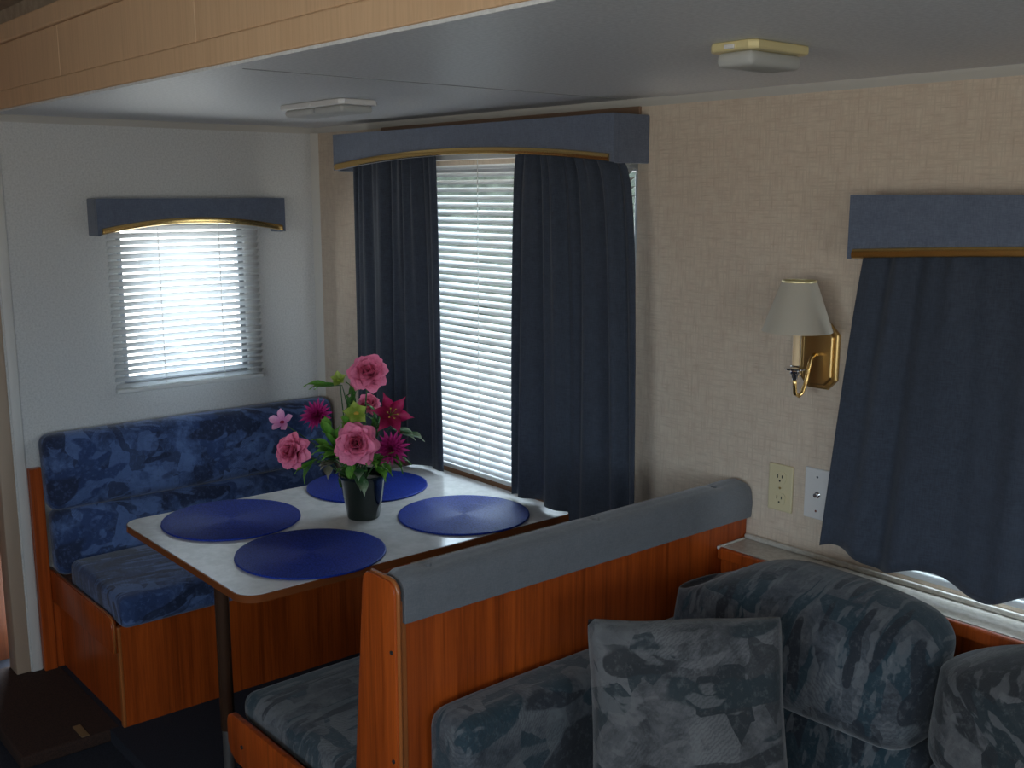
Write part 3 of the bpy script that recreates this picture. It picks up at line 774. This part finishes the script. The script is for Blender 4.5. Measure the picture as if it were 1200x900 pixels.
for i in range(4):
    x0 = -1.575 + i * .640
    x1 = x0 + .634
    mesh('back_cushion', cushion(x0, min(x1, .86), 1.745, 1.925, .575, .862, .075, 16, 5, back_fn(i * 1.7, .085 if i == 0 else .05)), ('uph', 'uph2')[i % 2], sf, True)
    mesh('lower_back', cushion(x0, min(x1, .86), 1.79, 1.93, .40, .600, .05, 12, 4, lambda p, u: p + Vector((0, (p.z - .45) * .22, 0))), 'uph', sf, True)

# throw pillow
def pillow(center, size, thick, normal, roll, label):
    N = Vector(normal).normalized(); Z = Vector((0, 0, 1)); U = N.cross(Z).normalized() * -1; Vv = N.cross(U).normalized()
    if Vv.z < 0: Vv = -Vv
    n = 26; V, F = [], []
    c = Vector(center)
    for s in (1, -1):
        for j in range(n + 1):
            for i in range(n + 1):
                a = -1 + 2 * i / n; b = -1 + 2 * j / n
                h = max(0, (1 - a * a) * (1 - b * b)) ** .36
                # pinched sides, pointed corners
                pa = a * (1 - .045 * (1 - b * b) - .03 * (a * b) ** 8); pb = b * (1 - .045 * (1 - a * a) - .03 * (a * b) ** 8) + .012 * math.sin(5 * a + 1)
                x, y = pa * size / 2, pb * size / 2
                x, y = x * math.cos(roll) - y * math.sin(roll), x * math.sin(roll) + y * math.cos(roll)
                cr = .004 * math.sin(7 * a + 3 * b) * h + .003 * math.sin(11 * b - 4 * a) * h
                V.append(c + U * x + Vv * y + N * s * (thick / 2 * h + cr))
    m = (n + 1) ** 2
    for s in (0, 1):
        for j in range(n):
            for i in range(n): a = s * m + j * (n + 1) + i; F.append((a, a + 1, a + n + 2, a + n + 1))
    bm = bmesh.new(); vs = [bm.verts.new(v) for v in V]
    for f in F:
        try: bm.faces.new([vs[i] for i in f])
        except ValueError: pass
    bmesh.ops.remove_doubles(bm, verts=bm.verts[:], dist=.0006)
    return mesh('throw_pillow', from_bm(bm), 'uph2', None, True, label=label, cat='pillow')
pillow((-1.235, 1.490, .668), .385, .125, (.68, -.58, .30), .02, 'square slate patterned throw pillow leaning in the sofa corner')

# ------------------------------------------------------------------ wall lamp
lp = thing('wall_lamp', (-1.407, YW, 1.21), 'brass wall lamp with cream cone shade on the wallpaper', 'lamp')
def octo(w, h, c): return [(w - c, h), (-(w - c), h), (-w, h - c), (-w, -(h - c)), (-(w - c), -h), (w - c, -h), (w, -(h - c)), (w, h - c)]
cxp, czp = -1.407, 1.289
XS = -1.416
mesh('back_plate', prism([(cxp + a, czp + b) for a, b in octo(.050, .077, .024)], 'y', YW - .012, YW - .0005, .004), 'brass_soft', lp)
mesh('plate_face', prism([(cxp + a, czp + b) for a, b in octo(.040, .067, .020)], 'y', YW - .018, YW - .012, .004), 'brass_soft', lp)
ay = 2.047
arm_pts = [(cxp, YW - .016, 1.292), (cxp, YW - .030, 1.293), (cxp, YW - .042, 1.286), (cxp, YW - .050, 1.262), (cxp, YW - .056, 1.235), (-1.411, YW - .064, 1.208), (-1.413, YW - .074, 1.201), (XS, ay + .003, 1.208), (XS, ay, 1.230), (XS, ay, 1.250)]
mesh('arm', tube(arm_pts, .0048, 10), 'brass', lp, True)
mesh('cup', lathe([(.006, 0), (.009, .010), (.014, .016), (.010, .020), (.010, .022), (.024, .024), (.026, .028), (.012, .031), (.010, .034)], (XS, ay, 1.240), 20), 'chrome', lp, smooth=40)
mesh('candle_tube', lathe([(.0085, 0), (.0085, .105), (.005, .107)], (XS, ay, 1.272), 18), 'candle', lp, smooth=40)
sh = mesh('shade', lathe([(.079, 0), (.0385, .113), (.0365, .113), (.077, 0)], (XS, ay, 1.352), 40, cap=False), 'shade', lp, smooth=40)
mesh('top_ring', lathe([(.0390, .1105), (.0395, .113), (.0390, .1155), (.0360, .1155), (.0360, .1105)], (XS, ay, 1.352), 40, cap=False), 'goldplastic', sh, smooth=40)
mesh('bulb', lathe([(.006, 0), (.012, .014), (.014, .028), (.008, .046), (.001, .058)], (XS, ay, 1.380), 16), 'diffuser', lp, True)

# ------------------------------------------------------------------ outlet and cable plate
ot = thing('wall_outlet', (-1.500, YW, .895), 'ivory double socket outlet on the wallpaper below the wall lamp', 'outlet')
mesh('cover_plate', box(-1.535, -1.465, YW - .007, YW - .0005, .893, 1.010, .003), 'ivory', ot)
for zc in (.978, .925):
    fc = mesh('socket', prism([(-1.500 + a, zc + b) for a, b in octo(.017, .0145, .006)], 'y', YW - .009, YW - .007), 'ivory', ot)
    for dx, hh in ((-.0065, .0045), (.0065, .0036)): mesh('slot', box(-1.500 + dx - .0012, -1.500 + dx + .0012, YW - .0095, YW - .009, zc + .003 - hh, zc + .003 + hh), 'slot', fc)
    mesh('ground_hole', lathe([(.0024, 0), (.0024, .0005)], (-1.500, YW - .0090, zc - .0085), 10, 'y'), 'slot', fc)
mesh('screw', lathe([(.003, 0), (.003, .0012)], (-1.500, YW - .007, .9515), 10, 'y'), 'brass_soft', ot)
cp = thing('cable_plate', (-1.396, YW, .897), 'white wall plate with a cable socket beside the short curtain', 'outlet')
mesh('cover_plate', box(-1.431, -1.361, YW - .007, YW - .0005, .897, 1.020, .003), 'whitep', cp)
cn = mesh('cable_socket', lathe([(.0075, 0), (.0075, .004), (.0048, .004), (.0048, .014)], (-1.392, YW - .007, .958), 14, 'y'), 'chrome', cp, smooth=40)
for zc in (1.000, .917): mesh('screw', lathe([(.0028, 0), (.0028, .0012)], (-1.396, YW - .007, zc), 10, 'y'), 'chrome', cp)

# ------------------------------------------------------------------ ceiling lights
def ceil_light(x0, x1, y0, y1, label, frame, two, drop):
    o = thing('ceiling_light', ((x0 + x1) / 2, (y0 + y1) / 2, ZC - .045), label, 'ceiling light', 'ceiling lights')
    cx, cy, w, h = (x0 + x1) / 2, (y0 + y1) / 2, (x1 - x0) / 2, (y1 - y0) / 2
    mesh('frame', prism([(cx + a, cy + b) for a, b in octo(w, h, .012)], 'z', ZC - .016, ZC - .0005, .004), frame, o)
    cells = [(x0 + .012, x1 - .012)] if not two else [(x0 + .014, cx - .008), (cx + .008, x1 - .014)]
    for a, b in cells:
        df = mesh('diffuser', cushion(a, b, y0 + .010, y1 - .010, ZC - drop, ZC - .0155, .010, 8, 3), 'diffuser', o, True)
    mesh('switch', box(cx - .01, cx + .01, y0 - .003, y0 + .004, ZC - .013, ZC - .006, .001), 'whitep', o)
ceil_light(-1.200, -1.102, 1.440, 1.600, 'gold-framed ceiling light above the sofa end', 'goldplastic', False, .040)
ceil_light(-2.800, -2.465, 1.505, 1.625, 'long white double ceiling light above the dinette table', 'whitep', True, .034)
mesh('floor_label', box(-3.20, -3.115, .936, .960, ZS + .001, ZS + .004, .001), 'label', None, label='small tan plate on the brown carpet by the bench corner', cat='plate')

# ------------------------------------------------------------------ flowers in the pot
PC = Vector((-2.540, 1.590, TZ))
pt = thing('flower_pot', PC, 'dark glazed tapered flower pot in the middle of the table', 'pot')
mesh('pot_body', lathe([(.040, 0), (.046, .003), (.066, .118), (.070, .122), (.070, .130), (.064, .130), (.060, .112)], PC, 36, cap=False), 'pot', pt, smooth=50)
mesh('pot_floor', lathe([(.044, .0005), (.044, .004)], PC, 24), 'pot', pt)
mesh('soil', lathe([(.058, .100), (.060, .112), (.02, .116)], PC, 24), 'soil', pt, True)

def petal_data(name, L, Wd, cup, curl, m, tip=0., nu=5, nv=6, ruffle=0., back=0.):
    """petal from the origin along +Y, cupped upwards (+Z), tip curled back; tip=0 gives a broad round petal"""
    V, F = [], []
    for j in range(nv + 1):
        v = j / nv
        if tip == 0: w = Wd * (.22 + .78 * math.sin(PI / 2 * min(1, v * 1.35))) * (1 if v < .7 else math.sqrt(max(0, 1 - ((v - .7) / .3) ** 2 * .80)))
        else: w = Wd * (math.sin(PI * (.06 + .94 * v) ** .9) ** (.75 + tip) if v < 1 else .03)
        for i in range(nu + 1):
            u = -1 + 2 * i / nu
            x = u * w / 2
            z = cup * (u * u) * w * .5 + L * .30 * v ** 2 - curl * L * max(0, v - .55) ** 2 * 2.2 + ruffle * math.sin(6 * u + 3 * v) * v
            V.append((x, L * v - .10 * L * u * u * v, z))
    for j in range(nv):
        for i in range(nu): a = j * (nu + 1) + i; F.append((a, a + 1, a + nu + 2, a + nu + 1))
    return data(name, (V, F), m)
def frame_for(d, spin=0.):
    d = Vector(d).normalized(); q = d.to_track_quat('Z', 'Y').to_matrix().to_4x4(); return q @ Matrix.Rotation(spin, 4, 'Z')
CAM = Vector((.75, -.62, .32))
def stem(t, head, d, bend=.02, r=.0022):
    a = PC + Vector((random.uniform(-.03, .03), random.uniform(-.03, .03), .105)); h = Vector(head); d = Vector(d).normalized()
    c = h - d * .035
    pts = []
    for i in range(9):
        k = i / 8
        pts.append(a * (1 - k) ** 2 + (Vector(((a.x + c.x) / 2 - .2 * (a.x - c.x), (a.y + c.y) / 2, a.z + (c.z - a.z) * .65))) * 2 * k * (1 - k) + c * k * k)
    pts.append(h - d * .004)
    return mesh('stem', tube(pts, r, 6), 'stem', t, True)
def flower(name, head, d, label, cat='flower', group=None):
    return thing(name, PC + Vector((0, 0, .105)), label, cat, group or {'rose': 'pink roses in the pot', 'dahlia': 'magenta dahlias in the pot', 'hellebore': 'lime blossoms in the pot', 'leaf_sprig': 'leaf sprigs in the pot'}.get(name))
PD = {}
PD['rose_out'] = petal_data('petal', 1., 1.0, .42, 1.15, 'rose', ruffle=.04)
PD['rose_mid'] = petal_data('petal', 1., 1.0, .75, .95, 'rose', ruffle=.03)
PD['rose_in'] = petal_data('petal', 1., .85, .95, .25, 'rose_in')
PD['dahlia'] = petal_data('petal', 1., .24, .5, .25, 'magenta', tip=.3, nu=2, nv=4)
PD['lily'] = petal_data('petal', 1., .52, .45, .55, 'burgundy', tip=.35)
PD['cosmos'] = petal_data('petal', 1., .62, .2, .2, 'lilac', ruffle=.03)
PD['lime'] = petal_data('petal', 1., .75, .35, .2, 'lime', tip=.1)
PD['leaf'] = petal_data('leaf', 1., .48, .35, .7, 'leaf', tip=.35, nu=4, nv=7)
PD['leaf2'] = petal_data('leaf', 1., .55, .3, .6, 'leaf2', tip=.35, nu=4, nv=7, ruffle=.03)
PD['leafv'] = petal_data('leaf', 1., .55, .3, .6, 'leafv', tip=.35, nu=4, nv=7, ruffle=.03)
PD['leafw'] = petal_data('leaf', 1., .45, .3, .6, 'leafw', tip=.35, nu=4, nv=7, ruffle=.03)
def put(t, key, head, B, az, el, s, name='petal', r0=0.):
    mw = Matrix.Translation(head) @ B @ Matrix.Rotation(az, 4, 'Z') @ Matrix.Translation((0, r0, 0)) @ Matrix.Rotation(el, 4, 'X') @ Matrix.Scale(s, 4)
    return inst(name, PD[key], mw, t)
def rose(head, d, r, label, group=None):
    head = Vector(head); t = flower('rose', head, d, label, group=group); stem(t, head, d); B = frame_for(d, random.uniform(0, 6))
    base_ = head - Vector(d).normalized() * r * .45
    for n, key, el, s in ((7, 'rose_out', .34, 1.02), (6, 'rose_out', .58, 1.04), (5, 'rose_mid', .80, 1.02), (5, 'rose_mid', .98, .98), (4, 'rose_in', 1.14, .90), (3, 'rose_in', 1.28, .80), (3, 'rose_in', 1.42, .62)):
        o = random.uniform(0, 6)
        for k in range(n): put(t, key, base_, B, o + 2 * PI * k / n + random.uniform(-.12, .12), el + random.uniform(-.10, .10), r * s * random.uniform(.90, 1.05), r0=r * .04)
    for k in range(5): put(t, 'leaf', base_, B, 2 * PI * k / 5, -.1, r * .6, 'sepal')
    return t
def dahlia(head, d, r, label, n=(18, 16, 13, 9)):
    head = Vector(head); t = flower('dahlia', head, d, label); stem(t, head, d); B = frame_for(d)
    for q, m in enumerate(n):
        for k in range(m): put(t, 'dahlia', head, B, 2 * PI * (k + .5 * q) / m, .05 + .33 * q + random.uniform(-.1, .1), r * (1 - .1 * q) * random.uniform(.88, 1.1))
    return t
def lily(head, d, r, label):
    head = Vector(head); t = flower('lily', head, d, label); stem(t, head, d); B = frame_for(d, .3)
    for k in range(6): put(t, 'lily', head - Vector(d).normalized() * .006, B, PI / 3 * k, .25 + .12 * (k % 2), r * 1.05)
    for k in range(6):
        a = PI / 3 * k + .5; p = B @ Vector((math.cos(a) * r * .22, math.sin(a) * r * .22, r * .45))
        st = mesh('stamen', tube([head, head + p * .6, head + p], .0009, 5), 'lime', t, True)
        mesh('anther', tube([head + p - Vector((.003, 0, 0)), head + p, head + p + Vector((.003, 0, .001))], [.001, .0022, .001], 6), 'yellow', st, True)
    return t
def simple(name, head, d, r, key, n, label, el=.15, centre='yellow'):
    head = Vector(head); t = flower(name, head, d, label); stem(t, head, d, r=.0016); B = frame_for(d, .2)
    for k in range(n): put(t, key, head, B, 2 * PI * k / n, el + random.uniform(-.15, .15), r * random.uniform(.92, 1.08))
    mesh('flower_centre', lathe([(r * .18, -.002), (r * .2, .002), (r * .1, .005), (.0005, .006)], head, 10), centre, t, True)
    return t
def leafy(name, tip, key, s, d, label, n=3, side=.6):
    """leaf sprig: stem from the pot, leaves towards its tip"""
    tip = Vector(tip); t = flower(name, tip, d, label, 'leaf sprig'); stem(t, tip, d, r=.0014); 
    for k in range(n):
        dd = (Vector(d).normalized() + Vector((random.uniform(-side, side), random.uniform(-side, side), random.uniform(-side * .6, side * .6)))).normalized()
        q = dd.to_track_quat('Y', 'Z').to_matrix().to_4x4()
        p = tip - Vector(d).normalized() * (.012 * k)
        inst('leaf', PD[key], Matrix.Translation(p) @ q @ Matrix.Scale(s * random.uniform(1.0, 1.5), 4), t)
    return t
rose((-2.587, 1.646, 1.152), CAM + Vector((.1, .1, .35)), .060, 'pink rose at the very top of the bouquet')
rose((-2.648, 1.422, .941), CAM + Vector((-.25, -.35, .05)), .053, 'pink rose low on the bouquet side facing the far bench')
rose((-2.497, 1.546, .972), CAM + Vector((0, 0, 0)), .065, 'large pink rose at the front centre of the bouquet')
rose((-2.631, 1.677, 1.050), CAM + Vector((.1, .3, .6)), .036, 'small pink rose half hidden behind lime blossoms')
lily((-2.512, 1.671, 1.035), CAM + Vector((.15, .25, .0)), .068, 'burgundy lily with yellow stamens beside the small rose')
dahlia((-2.699, 1.540, 1.020), CAM + Vector((-.25, -.1, .25)), .055, 'spiky magenta dahlia on the bouquet side facing the far bench')
dahlia((-2.474, 1.644, .946), CAM + Vector((.2, .25, -.1)), .060, 'spiky magenta dahlia under the burgundy lily')
simple('cosmos', (-2.727, 1.441, 1.009), CAM + Vector((-.3, -.2, .3)), .040, 'cosmos', 5, 'pale pink cosmos above the low pink rose', centre='burgundy')
simple('hellebore', (-2.638, 1.579, 1.128), CAM + Vector((0, 0, .4)), .030, 'lime', 5, 'lime green blossom beside the top rose', .35, 'lime')
simple('hellebore', (-2.550, 1.581, 1.044), CAM, .044, 'lime', 5, 'lime green blossom above the large front rose', .35, 'yellow')
simple('hellebore', (-2.59, 1.59, 1.015), CAM + Vector((-.4, -.2, .1)), .036, 'lime', 5, 'lime green blossom between the dahlia and the front rose', .3, 'lime')
leafy('leaf_sprig', (-2.655, 1.56, 1.112), 'leaf2', .060, (-.5, -.5, -.05), 'drooping green leaf sprig above the magenta dahlia', 3, .25)
leafy('leaf_sprig', (-2.618, 1.625, 1.095), 'leaf2', .045, (.3, .3, .2), 'green leaf sprig under the top rose', 3, .4)
leafy('leaf_sprig', (-2.475, 1.680, .985), 'leafv', .060, (.5, .45, -.35), 'cream-edged variegated leaf sprig beside the low dahlia', 3, .35)
leafy('leaf_sprig', (-2.490, 1.605, .905), 'leaf2', .058, (.6, .1, -.45), 'bright green leaf sprig over the pot rim under the dahlia', 5, .55)
leafy('leaf_sprig', (-2.465, 1.650, .915), 'leaf', .058, (.4, .6, -.3), 'dark green leaf sprig over the pot rim by the window side', 5, .5)
leafy('leaf_sprig', (-2.600, 1.455, .905), 'leaf2', .050, (-.3, -.4, -.5), 'green leaf sprig drooping under the low pink rose', 3, .4)
leafy('leaf_sprig', (-2.560, 1.490, .905), 'leafw', .050, (.2, -.6, -.1), 'silvery leaf sprig reaching out above the pot rim', 4, .6)
leafy('leaf_sprig', (-2.490, 1.548, .880), 'leafv', .044, (.6, -.4, -.6), 'pale variegated leaf sprig hanging over the pot front', 3, .4)
S1, U1 = Vector((.64, .76, 0)), Vector((0, 0, 1))      # sideways and up as seen from the aisle
for tip, key, sz, d, n, label in (
    ((-2.615, 1.520, .985), 'leaf2', .050, U1 * .8 - S1 * .4, 10, 'feathery green leaf sprig between the dahlia and the front rose'),
    ((-2.590, 1.500, .945), 'leaf2', .050, -S1 * .8 + U1 * .1, 10, 'bright green leaf sprig between the two low pink roses'),
    ((-2.580, 1.520, .915), 'leaf', .055, -S1 * .9 - U1 * .2, 9, 'dark green leaf sprig spreading from the pot towards the far bench'),
    ((-2.530, 1.570, .915), 'leaf', .055, S1 * .3 + U1 * .5, 9, 'dark green leaf sprig under the large front rose'),
    ((-2.535, 1.640, 1.010), 'leaf', .050, U1 + S1 * .2, 8, 'dark green leaf sprig behind the burgundy lily'),
    ((-2.575, 1.570, 1.010), 'leaf2', .050, U1 * .9 - S1 * .1, 8, 'bright green leaf sprig just above the large front rose'),
    ((-2.480, 1.600, .915), 'leaf2', .055, S1 * .9 - U1 * .2, 9, 'bright green leaf sprig under the low dahlia'),
    ((-2.530, 1.545, .890), 'leaf2', .045, -S1 * .2 - U1 * .6, 7, 'bright green leaf sprig low over the front pot rim'),
    ((-2.600, 1.600, 1.065), 'leaf', .048, U1 + S1 * .1, 7, 'dark green leaf sprig under the lime blossom by the top rose')):
    leafy('leaf_sprig', tip, key, sz, d, label, n, .75)
